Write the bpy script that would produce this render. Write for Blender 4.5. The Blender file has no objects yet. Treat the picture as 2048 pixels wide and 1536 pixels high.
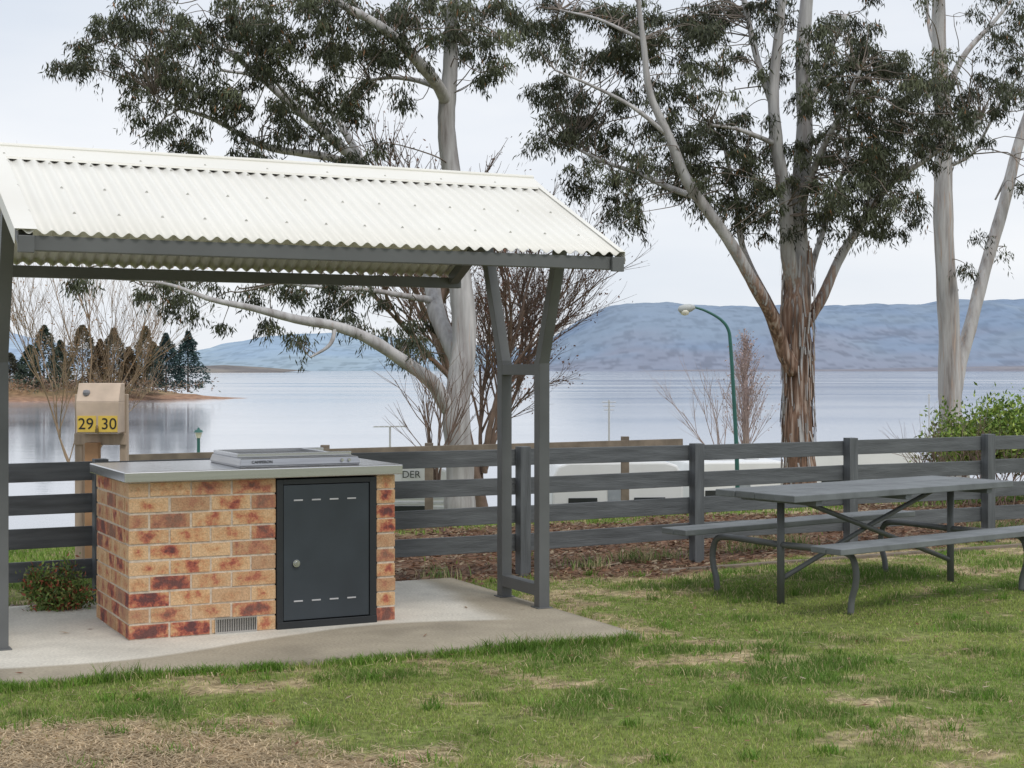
import bpy, math, random
import numpy as np
from mathutils import Vector, Matrix, noise
rng=np.random.default_rng(7); random.seed(7)
F=3093.; H=1.54
scene=bpy.context.scene
COL=scene.collection
def P(px,py,Y): return Vector(((px-1024)/F*Y, Y, H+(738-py)/F*Y))
def smooth(a,b,x):
    t=np.clip((np.asarray(x,dtype=float)-a)/(b-a),0,1); return t*t*(3-2*t)
def vnoise(x,y,scale,seed=0):
    r=np.random.default_rng(1000+seed).random((256,256))
    X=np.asarray(x,dtype=float)*scale+37.3; Y=np.asarray(y,dtype=float)*scale+91.7
    xi=np.floor(X).astype(int); yi=np.floor(Y).astype(int)
    fx=X-xi; fy=Y-yi; fx=fx*fx*(3-2*fx); fy=fy*fy*(3-2*fy)
    g=lambda a,b: r[a%256,b%256]
    return (g(xi,yi)*(1-fx)+g(xi+1,yi)*fx)*(1-fy)+(g(xi,yi+1)*(1-fx)+g(xi+1,yi+1)*fx)*fy
def fbm(x,y,scale,seed=0,o=3):
    s=0;a=.5;t=0
    for i in range(o):
        s=s+a*vnoise(x,y,scale*2**i,seed+i*7); t+=a; a*=.5
    return s/t
# ---------------------------------------------------------------- materials
def newmat(name):
    m=bpy.data.materials.new(name); m.use_nodes=True
    nt=m.node_tree; b=nt.nodes['Principled BSDF']; return m,nt,b
def N(nt,t,**k):
    n=nt.nodes.new(t)
    for a,v in k.items(): setattr(n,a,v)
    return n
def mat(name,c,rough=.6,scale=8.,amt=.15,bump=.0,metal=0.,stretch=(1,1,1),c2=None,spec=.5,detail=5.):
    m,nt,b=newmat(name); L=nt.links.new
    tc=N(nt,'ShaderNodeTexCoord'); mp=N(nt,'ShaderNodeMapping'); mp.inputs['Scale'].default_value=stretch
    L(tc.outputs['Object'],mp.inputs['Vector'])
    no=N(nt,'ShaderNodeTexNoise'); no.inputs['Scale'].default_value=scale; no.inputs['Detail'].default_value=detail
    L(mp.outputs['Vector'],no.inputs['Vector'])
    cr=N(nt,'ShaderNodeValToRGB'); cr.color_ramp.elements[0].position=.3; cr.color_ramp.elements[1].position=.7
    a=[min(1,v*(1-amt)) for v in c]; d=[min(1,v*(1+amt)) for v in c]
    if c2: a=list(c); d=list(c2)
    cr.color_ramp.elements[0].color=(*a,1); cr.color_ramp.elements[1].color=(*d,1)
    L(no.outputs['Fac'],cr.inputs['Fac']); L(cr.outputs['Color'],b.inputs['Base Color'])
    b.inputs['Roughness'].default_value=rough; b.inputs['Metallic'].default_value=metal
    b.inputs['Specular IOR Level'].default_value=spec
    if bump:
        bp=N(nt,'ShaderNodeBump'); bp.inputs['Strength'].default_value=bump; bp.inputs['Distance'].default_value=.01
        n2=N(nt,'ShaderNodeTexNoise'); n2.inputs['Scale'].default_value=scale*4; n2.inputs['Detail'].default_value=4
        L(mp.outputs['Vector'],n2.inputs['Vector']); L(n2.outputs['Fac'],bp.inputs['Height']); L(bp.outputs['Normal'],b.inputs['Normal'])
    return m
def mat_v(name,rough=.8,scale=30,amt=.2,bump=0.,transl=0.,spec=.3,stretch=(1,1,1),dist=.02):
    m,nt,b=newmat(name); L=nt.links.new
    at=N(nt,'ShaderNodeAttribute'); at.attribute_name='Col'
    tc=N(nt,'ShaderNodeTexCoord'); mp=N(nt,'ShaderNodeMapping'); mp.inputs['Scale'].default_value=stretch
    L(tc.outputs['Object'],mp.inputs['Vector'])
    no=N(nt,'ShaderNodeTexNoise'); no.inputs['Scale'].default_value=scale; no.inputs['Detail'].default_value=6
    L(mp.outputs['Vector'],no.inputs['Vector'])
    mr=N(nt,'ShaderNodeMapRange'); mr.inputs['From Min'].default_value=.3; mr.inputs['From Max'].default_value=.7
    mr.inputs['To Min'].default_value=1-amt; mr.inputs['To Max'].default_value=1+amt
    L(no.outputs['Fac'],mr.inputs['Value'])
    mx=N(nt,'ShaderNodeVectorMath',operation='SCALE'); L(at.outputs['Color'],mx.inputs[0]); L(mr.outputs['Result'],mx.inputs['Scale'])
    L(mx.outputs['Vector'],b.inputs['Base Color'])
    b.inputs['Roughness'].default_value=rough; b.inputs['Specular IOR Level'].default_value=spec
    if bump:
        bp=N(nt,'ShaderNodeBump'); bp.inputs['Strength'].default_value=bump; bp.inputs['Distance'].default_value=dist
        L(no.outputs['Fac'],bp.inputs['Height']); L(bp.outputs['Normal'],b.inputs['Normal'])
    if transl:
        tr=N(nt,'ShaderNodeBsdfTranslucent'); L(mx.outputs['Vector'],tr.inputs['Color'])
        ms=N(nt,'ShaderNodeMixShader'); ms.inputs['Fac'].default_value=transl
        L(b.outputs['BSDF'],ms.inputs[1]); L(tr.outputs['BSDF'],ms.inputs[2])
        L(ms.outputs['Shader'],nt.nodes['Material Output'].inputs['Surface'])
    return m
# ---------------------------------------------------------------- mesh helpers
def link(ob,parent=None):
    COL.objects.link(ob)
    if parent: ob.parent=parent
    return ob
def empty(name,loc=(0,0,0)):
    e=bpy.data.objects.new(name,None); e.empty_display_size=.2; COL.objects.link(e); return e
def np_mesh(name,V,faces,m,col=None,parent=None,smooth_=False,uv=None):
    me=bpy.data.meshes.new(name); V=np.asarray(V,dtype=np.float32)
    me.vertices.add(len(V)); me.vertices.foreach_set('co',V.ravel())
    idx=np.concatenate([f.ravel() for f in faces]).astype(np.int32)
    tot=np.concatenate([np.full(len(f),f.shape[1]) for f in faces])
    st=np.concatenate([[0],np.cumsum(tot)[:-1]]).astype(np.int32)
    me.loops.add(len(idx)); me.loops.foreach_set('vertex_index',idx)
    me.polygons.add(len(tot)); me.polygons.foreach_set('loop_start',st)
    me.update(calc_edges=True)
    if smooth_: me.polygons.foreach_set('use_smooth',np.ones(len(tot),dtype=bool))
    if col is not None:
        c=np.ones((len(V),4),dtype=np.float32); c[:,:3]=col
        ca=me.color_attributes.new('Col','FLOAT_COLOR','POINT'); ca.data.foreach_set('color',c.ravel())
    if uv is not None:
        ul=me.uv_layers.new(name='UVMap'); ul.data.foreach_set('uv',np.asarray(uv,dtype=np.float32)[idx].ravel())
    me.materials.append(m)
    return link(bpy.data.objects.new(name,me),parent)
class MB:
    def __init__(s,M=None): s.v=[];s.f=[];s.M=M or Matrix.Identity(4); s.c=[]; s.col=(0,0,0)
    def add(s,vs,fs):
        o=len(s.v)
        for p in vs: s.v.append(tuple(s.M@Vector(p))); s.c.append(s.col)
        for f in fs: s.f.append(tuple(i+o for i in f))
    def box(s,x0,x1,y0,y1,z0,z1):
        s.add([(x0,y0,z0),(x1,y0,z0),(x1,y1,z0),(x0,y1,z0),(x0,y0,z1),(x1,y0,z1),(x1,y1,z1),(x0,y1,z1)],
              [(0,3,2,1),(4,5,6,7),(0,1,5,4),(1,2,6,5),(2,3,7,6),(3,0,4,7)])
    def beam(s,a,b,w,h,up=(0,0,1)):
        a=Vector(a);b=Vector(b);d=(b-a).normalized();u=Vector(up)
        sd=d.cross(u).normalized(); u=sd.cross(d).normalized()
        vs=[]
        for p in (a,b):
            for i,j in ((-1,-1),(1,-1),(1,1),(-1,1)): vs.append(p+sd*i*w/2+u*j*h/2)
        s.add(vs,[(3,2,1,0),(4,5,6,7),(0,1,5,4),(1,2,6,5),(2,3,7,6),(3,0,4,7)])
    def tube(s,pts,rad,n=8,cap=True):
        pts=[Vector(p) for p in pts]
        if not hasattr(rad,'__len__'): rad=[rad]*len(pts)
        vs=[];fs=[];ref=None
        for i,p in enumerate(pts):
            d=(pts[min(i+1,len(pts)-1)]-pts[max(i-1,0)])
            if d.length<1e-9: d=Vector((0,0,1))
            d.normalize()
            if ref is None:
                ref=Vector((1,0,0)) if abs(d.x)<.9 else Vector((0,1,0))
            a=(ref-d*ref.dot(d)).normalized(); ref=a; b=d.cross(a)
            for k in range(n):
                t=2*math.pi*k/n; vs.append(p+(a*math.cos(t)+b*math.sin(t))*rad[i])
        for i in range(len(pts)-1):
            for k in range(n):
                k2=(k+1)%n; fs.append((i*n+k,i*n+k2,(i+1)*n+k2,(i+1)*n+k))
        if cap:
            fs.append(tuple(range(n-1,-1,-1))); fs.append(tuple((len(pts)-1)*n+k for k in range(n)))
        s.add(vs,fs)
    def lathe(s,c,prof,n=20):
        vs=[];fs=[]
        for r,z in prof:
            for k in range(n):
                t=2*math.pi*k/n; vs.append((c[0]+r*math.cos(t),c[1]+r*math.sin(t),c[2]+z))
        for i in range(len(prof)-1):
            for k in range(n):
                k2=(k+1)%n; fs.append((i*n+k,i*n+k2,(i+1)*n+k2,(i+1)*n+k))
        fs.append(tuple(range(n-1,-1,-1))); fs.append(tuple((len(prof)-1)*n+k for k in range(n)))
        s.add(vs,fs)
    def build(s,name,m,parent=None,sm=False,bevel=0.,colour=False):
        me=bpy.data.meshes.new(name); me.from_pydata(s.v,[],s.f); me.update()
        if sm: me.polygons.foreach_set('use_smooth',[True]*len(me.polygons))
        if colour:
            c=np.ones((len(s.v),4),dtype=np.float32); c[:,:3]=np.array(s.c)
            ca=me.color_attributes.new('Col','FLOAT_COLOR','POINT'); ca.data.foreach_set('color',c.ravel())
        me.materials.append(m); ob=link(bpy.data.objects.new(name,me),parent)
        if bevel:
            b=ob.modifiers.new('b','BEVEL'); b.width=bevel; b.segments=2; b.limit_method='ANGLE'
        return ob
def catmull(pts,n=6):
    pts=[np.array(p,dtype=float) for p in pts]; out=[]
    q=[2*pts[0]-pts[1]]+pts+[2*pts[-1]-pts[-2]]
    for i in range(1,len(q)-2):
        for k in range(n):
            t=k/n; a,b,c,d=q[i-1],q[i],q[i+1],q[i+2]
            out.append(.5*((2*b)+(-a+c)*t+(2*a-5*b+4*c-d)*t*t+(-a+3*b-3*c+d)*t**3))
    out.append(pts[-1]); return out
def text(name,body,size,loc,rotz,m,parent,ext=.001,tilt=math.pi/2):
    cu=bpy.data.curves.new(name,'FONT'); cu.body=body; cu.size=size; cu.extrude=ext; cu.align_x='CENTER'; cu.align_y='CENTER'
    cu.materials.append(m); ob=bpy.data.objects.new(name,cu); ob.location=loc; ob.rotation_euler=(tilt,0,rotz)
    return link(ob,parent)
# ---------------------------------------------------------------- frames
ang=math.radians(26.3); cu_,su_=math.cos(ang),math.sin(ang)
O=Vector((-2.17,8.76,0))
MS=Matrix(((cu_,-su_,0,O.x),(su_,cu_,0,O.y),(0,0,1,0),(0,0,0,1)))
def toST(x,y):
    dx=x-O.x; dy=y-O.y; return dx*cu_+dy*su_, -dx*su_+dy*cu_
def fenceY(x): return 11.78+.53*(x-.08)
def slab_in(x,y,g=0.):
    s,t=toST(x,y); fr=-.9-.057*(s+.82)
    return (t>fr-g)&(t<1.62+g)&(s<2.72+g)&(s>-5)
def gz(x,y):
    x=np.asarray(x,dtype=float);y=np.asarray(y,dtype=float)
    d=y-fenceY(x)
    z=-.028+.022*(fbm(x,y,1.3,3)-.5)
    z=z-smooth(5,10,d)*1.9-smooth(10,18,d)*.7-smooth(18,45,d)*1.3-smooth(45,60,d)*2.2
    return z
def masks(x,y):
    d=y-fenceY(x); n=fbm(x,y,1.6,11); n2=fbm(x,y,5.,21); n3=fbm(x,y,.7,31)
    lim=np.where(x<-2.0,.25,3.6)
    lo=np.where(x>1.6,-.15,-.45)
    mulch=smooth(-.18,.18,d-lo+(n-.5)*.9)*(1-smooth(-.3,.3,d-lim+(n-.5)*1.5))
    e=((x+1.75)/1.38)**2+((y-5.95)/.88)**2
    dry=1-smooth(.75,1.15,e+(n-.5)*1.1+(n2-.5)*.9)
    patch=smooth(.545,.66,n2*.5+n*.5)*.8
    edge=smooth(-1.5,-.3,d)*smooth(.40,.55,n2)*.85*(x>0)
    dry=np.clip(np.maximum(dry,np.maximum(patch,edge)),0,1)
    return mulch,dry,n,n2,n3
# ---------------------------------------------------------------- ground
def axis(fine0,fine1,step,far):
    a=np.arange(fine0,fine1,step); g=[];d=step
    while fine1+sum(g)+d<far: d*=1.35; g.append(d)
    up=fine1+np.cumsum(g); dn=fine0-np.cumsum(g)
    return np.concatenate([dn[::-1],a,up])
xs=axis(-7,9,.06,9000); ys=axis(4.5,19,.06,9000)
X,Y=np.meshgrid(xs,ys); Z=gz(X,Y)
mul,dry,n,n2,n3=masks(X,Y)
g1=np.array([.13,.165,.045]); g2=np.array([.20,.22,.075]); soil=np.array([.26,.195,.12]); straw=np.array([.50,.39,.25]); mc=np.array([.17,.10,.065])
C=g1+(g2-g1)*n[...,None]
fine=fbm(X,Y,14,55)
C=C*(1-dry[...,None])+(soil+(straw-soil)*smooth(.3,.7,fine)[...,None])*dry[...,None]
C=C*(1-mul[...,None])+(mc*(.6+.9*fine[...,None]))*mul[...,None]
grd=np.arange(X.size).reshape(X.shape)
Fq=np.stack([grd[:-1,:-1],grd[:-1,1:],grd[1:,1:],grd[1:,:-1]],-1).reshape(-1,4)
m_ground=mat_v('ground_soil',.95,22,.45,.6,0,.15,dist=.03)
np_mesh('ground',np.stack([X,Y,Z],-1).reshape(-1,3),[Fq],m_ground,C.reshape(-1,3),smooth_=True)
# ---------------------------------------------------------------- grass blades
def blades(name,x,y,h,w,col,m,lean=.5,par=None,z=None):
    n=len(x); z0=gz(x,y)-.004 if z is None else z
    a=rng.random(n)*2*np.pi; la=rng.random(n)*2*np.pi; le=h*lean*rng.random(n)
    cx,cy=np.cos(a)*w/2,np.sin(a)*w/2; lx,ly=np.cos(la)*le,np.sin(la)*le
    b=np.stack([x,y,z0],-1)
    v0=b+np.stack([-cx,-cy,0*x],-1); v1=b+np.stack([cx,cy,0*x],-1)
    mid=b+np.stack([lx*.35,ly*.35,h*.6],-1)
    v2=mid+np.stack([cx*.75,cy*.75,0*x],-1); v3=mid-np.stack([cx*.75,cy*.75,0*x],-1)
    v4=b+np.stack([lx,ly,h],-1)
    V=np.stack([v0,v1,v2,v3,v4],1).reshape(-1,3); i=np.arange(n)*5
    q=np.stack([i,i+1,i+2,i+3],-1); t=np.stack([i+3,i+2,i+4],-1)
    return np_mesh(name,V,[q,t],m,np.repeat(col,5,axis=0),par)
m_grass=mat_v('grass_blade',.55,3,.15,0,.35,.3)
NB=430000
yy=5.3*np.exp(rng.random(NB)*math.log(16.5/5.3)); xx=(rng.random(NB)*2-1)*.42*yy
mul,dry,n,n2,n3=masks(xx,yy); d=yy-fenceY(xx)
keep=(~slab_in(xx,yy,-.005))&(rng.random(NB)>np.clip(dry*.95,0,.97))&(rng.random(NB)>mul*.995)&(d<3.9)
dens=.30+.70*smooth(.3,.5,fbm(xx,yy,3.5,77)); keep&=rng.random(NB)<dens
xx,yy,n,n2,n3,dry=[a[keep] for a in (xx,yy,n,n2,n3,dry)]
lush=smooth(.54,.68,fbm(xx,yy,2.6,99))
nearslab=slab_in(xx,yy,.14)
h=(.011+.015*rng.random(len(xx)))*(1+1.1*lush)*(1+nearslab*.9)
w=(.0028+.002*rng.random(len(xx)))*(yy/7)
gA=np.array([.19,.32,.055]); gB=np.array([.40,.46,.13]); gC=np.array([.085,.19,.03]); gD=np.array([.55,.46,.26])
r=rng.random((len(xx),1)); col=gA+(gB-gA)*np.clip(smooth(.35,.65,n3)[:,None]*.6+r*.5-.05,0,1)
col=col*(1-.65*lush[:,None])+gC*.65*lush[:,None]
col=np.where(rng.random((len(xx),1))<(.13+.4*dry[:,None]),gD,col)*(.68+.60*rng.random((len(xx),1)))
grass=empty('grass')
blades('grass_blades',xx,yy,h,w,col,m_grass,1.1,grass)
nb=60000; yb=12+9*rng.random(nb); xb=-8+16*rng.random(nb); db=yb-fenceY(xb); mu=masks(xb,yb)[0]
k=(db>.3)&(db<7)&(rng.random(nb)>mu*.99); xb=xb[k];yb=yb[k]
blades('grass_beyond_fence',xb,yb,.03+.04*rng.random(len(xb)),np.full(len(xb),.012),(np.array([.20,.32,.06])*(.7+.6*rng.random((len(xb),1)))),m_grass,.8,grass)
tx=[];ty=[]
for i in range(230):
    while True:
        Yc=5.9+rng.random()*7.5; Xc=(rng.random()*2-1)*.36*Yc
        if rng.random()<.40:
            s=-2.2+5*rng.random(); t=-.93-.057*(s+.82)-.05*rng.random(); Xc=O.x+s*cu_-t*su_; Yc=O.y+s*su_+t*cu_
        if not slab_in(Xc,Yc,0) and Yc<fenceY(Xc)-.25: break
    q=int(20+50*rng.random()); sg=.02+.04*rng.random(); tx.append(Xc+rng.normal(0,sg,q)); ty.append(Yc+rng.normal(0,sg*.8,q))
tx=np.concatenate(tx);ty=np.concatenate(ty); k=~slab_in(tx,ty,-.01); tx=tx[k];ty=ty[k]
blades('grass_tufts',tx,ty,.022+.042*rng.random(len(tx)),.004+.002*rng.random(len(tx)),np.array([.15,.28,.04])*(.6+.8*rng.random((len(tx),1))),m_grass,1.2,grass)
ns=52000; sx=np.concatenate([-1.75+rng.normal(0,.75,ns//2),(rng.random(ns//2)*2-1)*4]); sy=np.concatenate([6.0+rng.normal(0,.45,ns//2),5.6+rng.random(ns//2)*7])
mu,dr,_,_,_=masks(sx,sy); k=(rng.random(ns)<dr*1.0+.05)&(~slab_in(sx,sy,.0))&(sy<fenceY(sx)); sx=sx[k];sy=sy[k]; ns=len(sx)
a=rng.random(ns)*6.283; L=.02+.045*rng.random(ns); z=gz(sx,sy)+.004+.016*rng.random(ns); wd=.0021
dx=np.cos(a)*L/2;dy=np.sin(a)*L/2; nx=-np.sin(a)*wd;ny=np.cos(a)*wd; dz=(rng.random(ns)-.5)*.014
V=np.stack([np.stack([sx-dx-nx,sy-dy-ny,z-dz],-1),np.stack([sx-dx+nx,sy-dy+ny,z-dz],-1),np.stack([sx+dx+nx,sy+dy+ny,z+dz],-1),np.stack([sx+dx-nx,sy+dy-ny,z+dz],-1)],1).reshape(-1,3)
i=np.arange(ns)*4
np_mesh('dry_straw',V,[np.stack([i,i+1,i+2,i+3],-1)],m_grass,np.repeat(np.array([.72,.58,.39])*(.45+.7*rng.random((ns,1))),4,axis=0),grass)
nl=520; fx=(rng.random(nl)*2-1)*4; fy=5.9+rng.random(nl)*6; k=(fy<fenceY(fx)-.1); fx=fx[k];fy=fy[k];nl=len(fx)
zf=gz(fx,fy)+.022+.01*rng.random(nl); k2=slab_in(fx,fy); zf[k2]=.004; kk=(~k2)|(rng.random(nl)<.12); fx,fy,zf=fx[kk],fy[kk],zf[kk]; nl=len(fx)
a=rng.random(nl)*6.283; L=.03+.04*rng.random(nl); pos=np.stack([fx,fy,zf],-1); dr_=np.stack([np.cos(a),np.sin(a),rng.normal(0,.1,nl)],-1); sd_=np.stack([-np.sin(a),np.cos(a),rng.normal(0,.2,nl)],-1); wd=L*.13
V=np.stack([pos,pos+dr_*(L*.45)[:,None]-sd_*wd[:,None],pos+dr_*L[:,None],pos+dr_*(L*.45)[:,None]+sd_*wd[:,None]],1).reshape(-1,3); i=np.arange(nl)*4
pal=np.array([[.30,.17,.10],[.42,.30,.2],[.22,.10,.06],[.5,.42,.3]])
np_mesh('fallen_leaves',V,[np.stack([i,i+1,i+2,i+3],-1)],m_grass,np.repeat(pal[rng.integers(0,4,nl)],4,axis=0))
nc=26000; cx=-4+11*rng.random(nc); cy=fenceY(cx)-.7+5*rng.random(nc); mu=masks(cx,cy)[0]; k=(rng.random(nc)<mu)&(~slab_in(cx,cy,0)); cx=cx[k];cy=cy[k];nc=len(cx)
a=rng.random(nc)*6.283; L=.012+.028*rng.random(nc); wd=.005+.007*rng.random(nc); z=gz(cx,cy)+.004+.02*rng.random(nc); tl=(rng.random(nc)-.5)*.03
dx=np.cos(a)*L;dy=np.sin(a)*L;nx=-np.sin(a)*wd;ny=np.cos(a)*wd
V=np.stack([np.stack([cx-dx-nx,cy-dy-ny,z-tl],-1),np.stack([cx-dx+nx,cy-dy+ny,z-tl*.2],-1),np.stack([cx+dx+nx,cy+dy+ny,z+tl],-1),np.stack([cx+dx-nx,cy+dy-ny,z+tl*.2],-1)],1).reshape(-1,3)
i=np.arange(nc)*4; pal=np.array([[.22,.13,.085],[.13,.08,.055],[.30,.2,.13],[.38,.3,.21],[.23,.12,.07]])
np_mesh('mulch',V,[np.stack([i,i+1,i+2,i+3],-1)],m_grass,np.repeat(pal[rng.integers(0,5,nc)]*(.7+.5*rng.random((nc,1))),4,axis=0))
# ---------------------------------------------------------------- slab
ss=np.linspace(-5,2.72,240); tt=np.linspace(0,1,110); S,T=np.meshgrid(ss,tt); fr=-.9-.057*(S+.82)+.008*(fbm(S,S*0,3,5)-.5)*2; T2=fr+(1.62-fr)*T
xw=O.x+S*cu_-T2*su_; yw=O.y+S*su_+T2*cu_
nn=fbm(S,T2,1.2,200); nf=fbm(S,T2,6,210)
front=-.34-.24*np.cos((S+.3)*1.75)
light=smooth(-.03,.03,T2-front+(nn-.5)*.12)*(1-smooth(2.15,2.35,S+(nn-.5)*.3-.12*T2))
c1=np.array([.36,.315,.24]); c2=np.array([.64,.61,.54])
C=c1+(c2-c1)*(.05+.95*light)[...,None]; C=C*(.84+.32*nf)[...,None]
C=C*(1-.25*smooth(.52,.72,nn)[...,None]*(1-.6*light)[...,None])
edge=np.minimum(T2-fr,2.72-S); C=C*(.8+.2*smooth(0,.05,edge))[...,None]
nv=S.size; top=np.stack([xw,yw,np.zeros_like(xw)+.0],-1).reshape(-1,3)
gi=np.arange(nv).reshape(S.shape); q=np.stack([gi[:-1,:-1],gi[:-1,1:],gi[1:,1:],gi[1:,:-1]],-1).reshape(-1,4)
loop=np.concatenate([gi[0,:],gi[1:,-1],gi[-1,-2::-1],gi[-2:0:-1,0]])
bot=top[loop].copy(); bot[:,2]=-.12; bi=nv+np.arange(len(loop)); sd=np.stack([loop,bi,np.roll(bi,-1),np.roll(loop,-1)],-1)
m_conc=mat_v('concrete',.85,60,.14,.25,0,.3)
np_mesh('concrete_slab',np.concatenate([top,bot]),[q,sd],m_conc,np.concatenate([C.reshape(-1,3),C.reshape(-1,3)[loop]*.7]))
# ---------------------------------------------------------------- barbecue
bbq=empty('brick_barbecue')
m,nt,b=newmat('clay_brick'); Lk=nt.links.new
uvn=N(nt,'ShaderNodeUVMap'); at=N(nt,'ShaderNodeAttribute'); at.attribute_name='Col'; sep=N(nt,'ShaderNodeSeparateColor'); Lk(at.outputs['Color'],sep.inputs['Color'])
ln=N(nt,'ShaderNodeVectorMath',operation='LENGTH'); Lk(uvn.outputs['UV'],ln.inputs[0])
tc=N(nt,'ShaderNodeTexCoord'); n1=N(nt,'ShaderNodeTexNoise'); n1.inputs['Scale'].default_value=17; n1.inputs['Detail'].default_value=6; n1.inputs['Roughness'].default_value=.65; Lk(tc.outputs['Object'],n1.inputs['Vector'])
def mth(op,a,b_=None,c=None):
    q=N(nt,'ShaderNodeMath',operation=op)
    for i,v in enumerate((a,b_,c)):
        if v is None: continue
        if isinstance(v,(int,float)): q.inputs[i].default_value=v
        else: Lk(v,q.inputs[i])
    return q.outputs[0]
e=mth('MULTIPLY_ADD',n1.outputs['Fac'],2.3,-1.30)
e=mth('ADD',e,mth('MULTIPLY',ln.outputs['Value'],.62)); e=mth('ADD',e,mth('MULTIPLY_ADD',sep.outputs['Red'],.95,-.11))
cr=N(nt,'ShaderNodeValToRGB'); els=cr.color_ramp.elements
els[0].position=0.; els[0].color=(.13,.05,.05,1); els[1].position=1.; els[1].color=(.66,.44,.25,1)
for p,c in ((.13,(.22,.06,.05)),(.28,(.37,.10,.065)),(.42,(.48,.18,.10)),(.56,(.55,.28,.14)),(.75,(.60,.36,.185))):
    q=els.new(p); q.color=(*c,1)
Lk(e,cr.inputs['Fac'])
tint=N(nt,'ShaderNodeMix',data_type='RGBA'); tint.inputs['B'].default_value=(.38,.22,.135,1)
mg=mth('MULTIPLY',sep.outputs['Green'],.65); Lk(mg,tint.inputs['Factor']); Lk(cr.outputs['Color'],tint.inputs['A'])
n3_=N(nt,'ShaderNodeTexNoise'); n3_.inputs['Scale'].default_value=110; n3_.inputs['Detail'].default_value=4; Lk(tc.outputs['Object'],n3_.inputs['Vector'])
mr=N(nt,'ShaderNodeMapRange'); mr.inputs['From Min'].default_value=.3; mr.inputs['From Max'].default_value=.7; mr.inputs['To Min'].default_value=.75; mr.inputs['To Max'].default_value=1.15; Lk(n3_.outputs['Fac'],mr.inputs['Value'])
sc=N(nt,'ShaderNodeVectorMath',operation='SCALE'); Lk(tint.outputs['Result'],sc.inputs[0]); Lk(mr.outputs['Result'],sc.inputs['Scale']); Lk(sc.outputs['Vector'],b.inputs['Base Color'])
bp=N(nt,'ShaderNodeBump'); bp.inputs['Strength'].default_value=.6; bp.inputs['Distance'].default_value=.005; Lk(n3_.outputs['Fac'],bp.inputs['Height']); Lk(bp.outputs['Normal'],b.inputs['Normal'])
b.inputs['Roughness'].default_value=.85; m_brick=m
BV=[];BF=[];BC=[];BU=[]
def brick(s0,s1,t0,t1,z0,z1):
    j=lambda: random.uniform(-.002,.002)
    s0+=j();s1+=j();t0+=j();t1+=j();z0+=j();z1+=j()
    rr=random.random(); gg=random.random()**3
    c=[(s0,t0,z0),(s1,t0,z0),(s1,t1,z0),(s0,t1,z0),(s0,t0,z1),(s1,t0,z1),(s1,t1,z1),(s0,t1,z1)]
    fs=[((0,3,2,1),'s' ),((4,5,6,7),'s'),((0,1,5,4),'s'),((1,2,6,5),'t'),((2,3,7,6),'s'),((3,0,4,7),'t')]
    for f,ax in fs:
        o=len(BV)
        for k in f:
            p=c[k]; BV.append(tuple(MS@Vector(p))); BC.append((rr,gg,0))
            a=((p[0]-s0)/(s1-s0) if ax=='s' else (p[1]-t0)/(t1-t0))*2-1
            BU.append((a,((p[2]-z0)/(z1-z0)*2-1)*.6))
        BF.append((o,o+1,o+2,o+3))
ch=.0897; bh=.0765; Lb=.226; gp=.0135
for c in range(10):
    z0=.006+c*ch; z1=z0+bh
    ev=c%2==0
    x=0.
    if not ev: brick(0,.11,0,.228,z0,z1); x=.11+gp
    while x<.855:
        e2=min(x+Lb,.862)
        if .862-e2<.05: e2=.862
        if e2-x>.03: brick(x,e2,0,.11,z0,z1)
        x=e2+gp
    y=(.11+gp) if ev else (.228+gp)
    while y<.88:
        e2=min(y+Lb,.9)
        if e2-y>.03: brick(0,.11,y,e2,z0,z1)
        y=e2+gp
    if ev: brick(1.5,1.62,0,.11,z0,z1); y=.11+gp
    else: brick(1.5,1.62,0,.228,z0,z1); y=.228+gp
    while y<.88:
        e2=min(y+Lb,.9)
        if e2-y>.03: brick(1.51,1.62,y,e2,z0,z1)
        y=e2+gp
    x=.13
    while x<1.49:
        e2=min(x+Lb,1.49)
        if e2-x>.03: brick(x,e2,.79,.9,z0,z1)
        x=e2+gp
np_mesh('bricks',BV,[np.array(BF)],m_brick,np.array(BC),bbq,uv=BU)
m_mort=mat('mortar',(.60,.51,.41),.95,40,.2,.5)
mb=MB(MS); g=.004
mb.box(g,.862-g,g,.104,0,.895); mb.box(g,.104,.104,.894,0,.895); mb.box(1.506,1.616,g,.894,0,.895); mb.box(.104,1.506,.796,.894,0,.895)
mb.build('mortar_core',m_mort,bbq)
m_steel=mat('stainless_steel',(.60,.60,.61),.26,3,.06,0,1.,stretch=(1,1,30))
m_steel2=mat('brushed_steel',(.42,.42,.43),.33,3,.10,0,1.,stretch=(1,1,30))
m_black=mat('black_gap',(.012,.012,.012),.8)
mb=MB(MS); mb.box(.495,.745,-.012,-.001,-.0,.012); mb.box(.495,.745,-.012,-.001,.084,.094); mb.box(.495,.503,-.012,-.001,.012,.084); mb.box(.737,.745,-.012,-.001,.012,.084)
for i in range(22): x=.508+i*.0104; mb.box(x,x+.005,-.010,-.003,.012,.084)
mb.build('vent_grille',m_steel,bbq)
mb=MB(MS); mb.box(.503,.737,-.0035,-.0005,.012,.084); mb.build('vent_gap',m_black,bbq)
mb=MB(MS)
mb.box(.866,.905,-.012,.09,.02,.885); mb.box(1.452,1.496,-.012,.09,.02,.885); mb.box(.905,1.452,-.012,.09,.855,.885); mb.box(.866,1.496,-.02,.09,-.0,.02+.022)
mb.build('door_frame',mat('dark_frame',(.018,.021,.024),.45,5,.1),bbq,bevel=.002)
m_door=mat('door_steel',(.038,.048,.058),.42,2.2,.25,.03)
mb=MB(MS); mb.box(.909,1.448,-.006,.012,.048,.850); mb.build('door',m_door,bbq,bevel=.002)
mb=MB(MS); mb.box(.9,1.46,.02,.06,.03,.87); mb.build('door_reveal',m_black,bbq)
mb=MB(MS)
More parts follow.
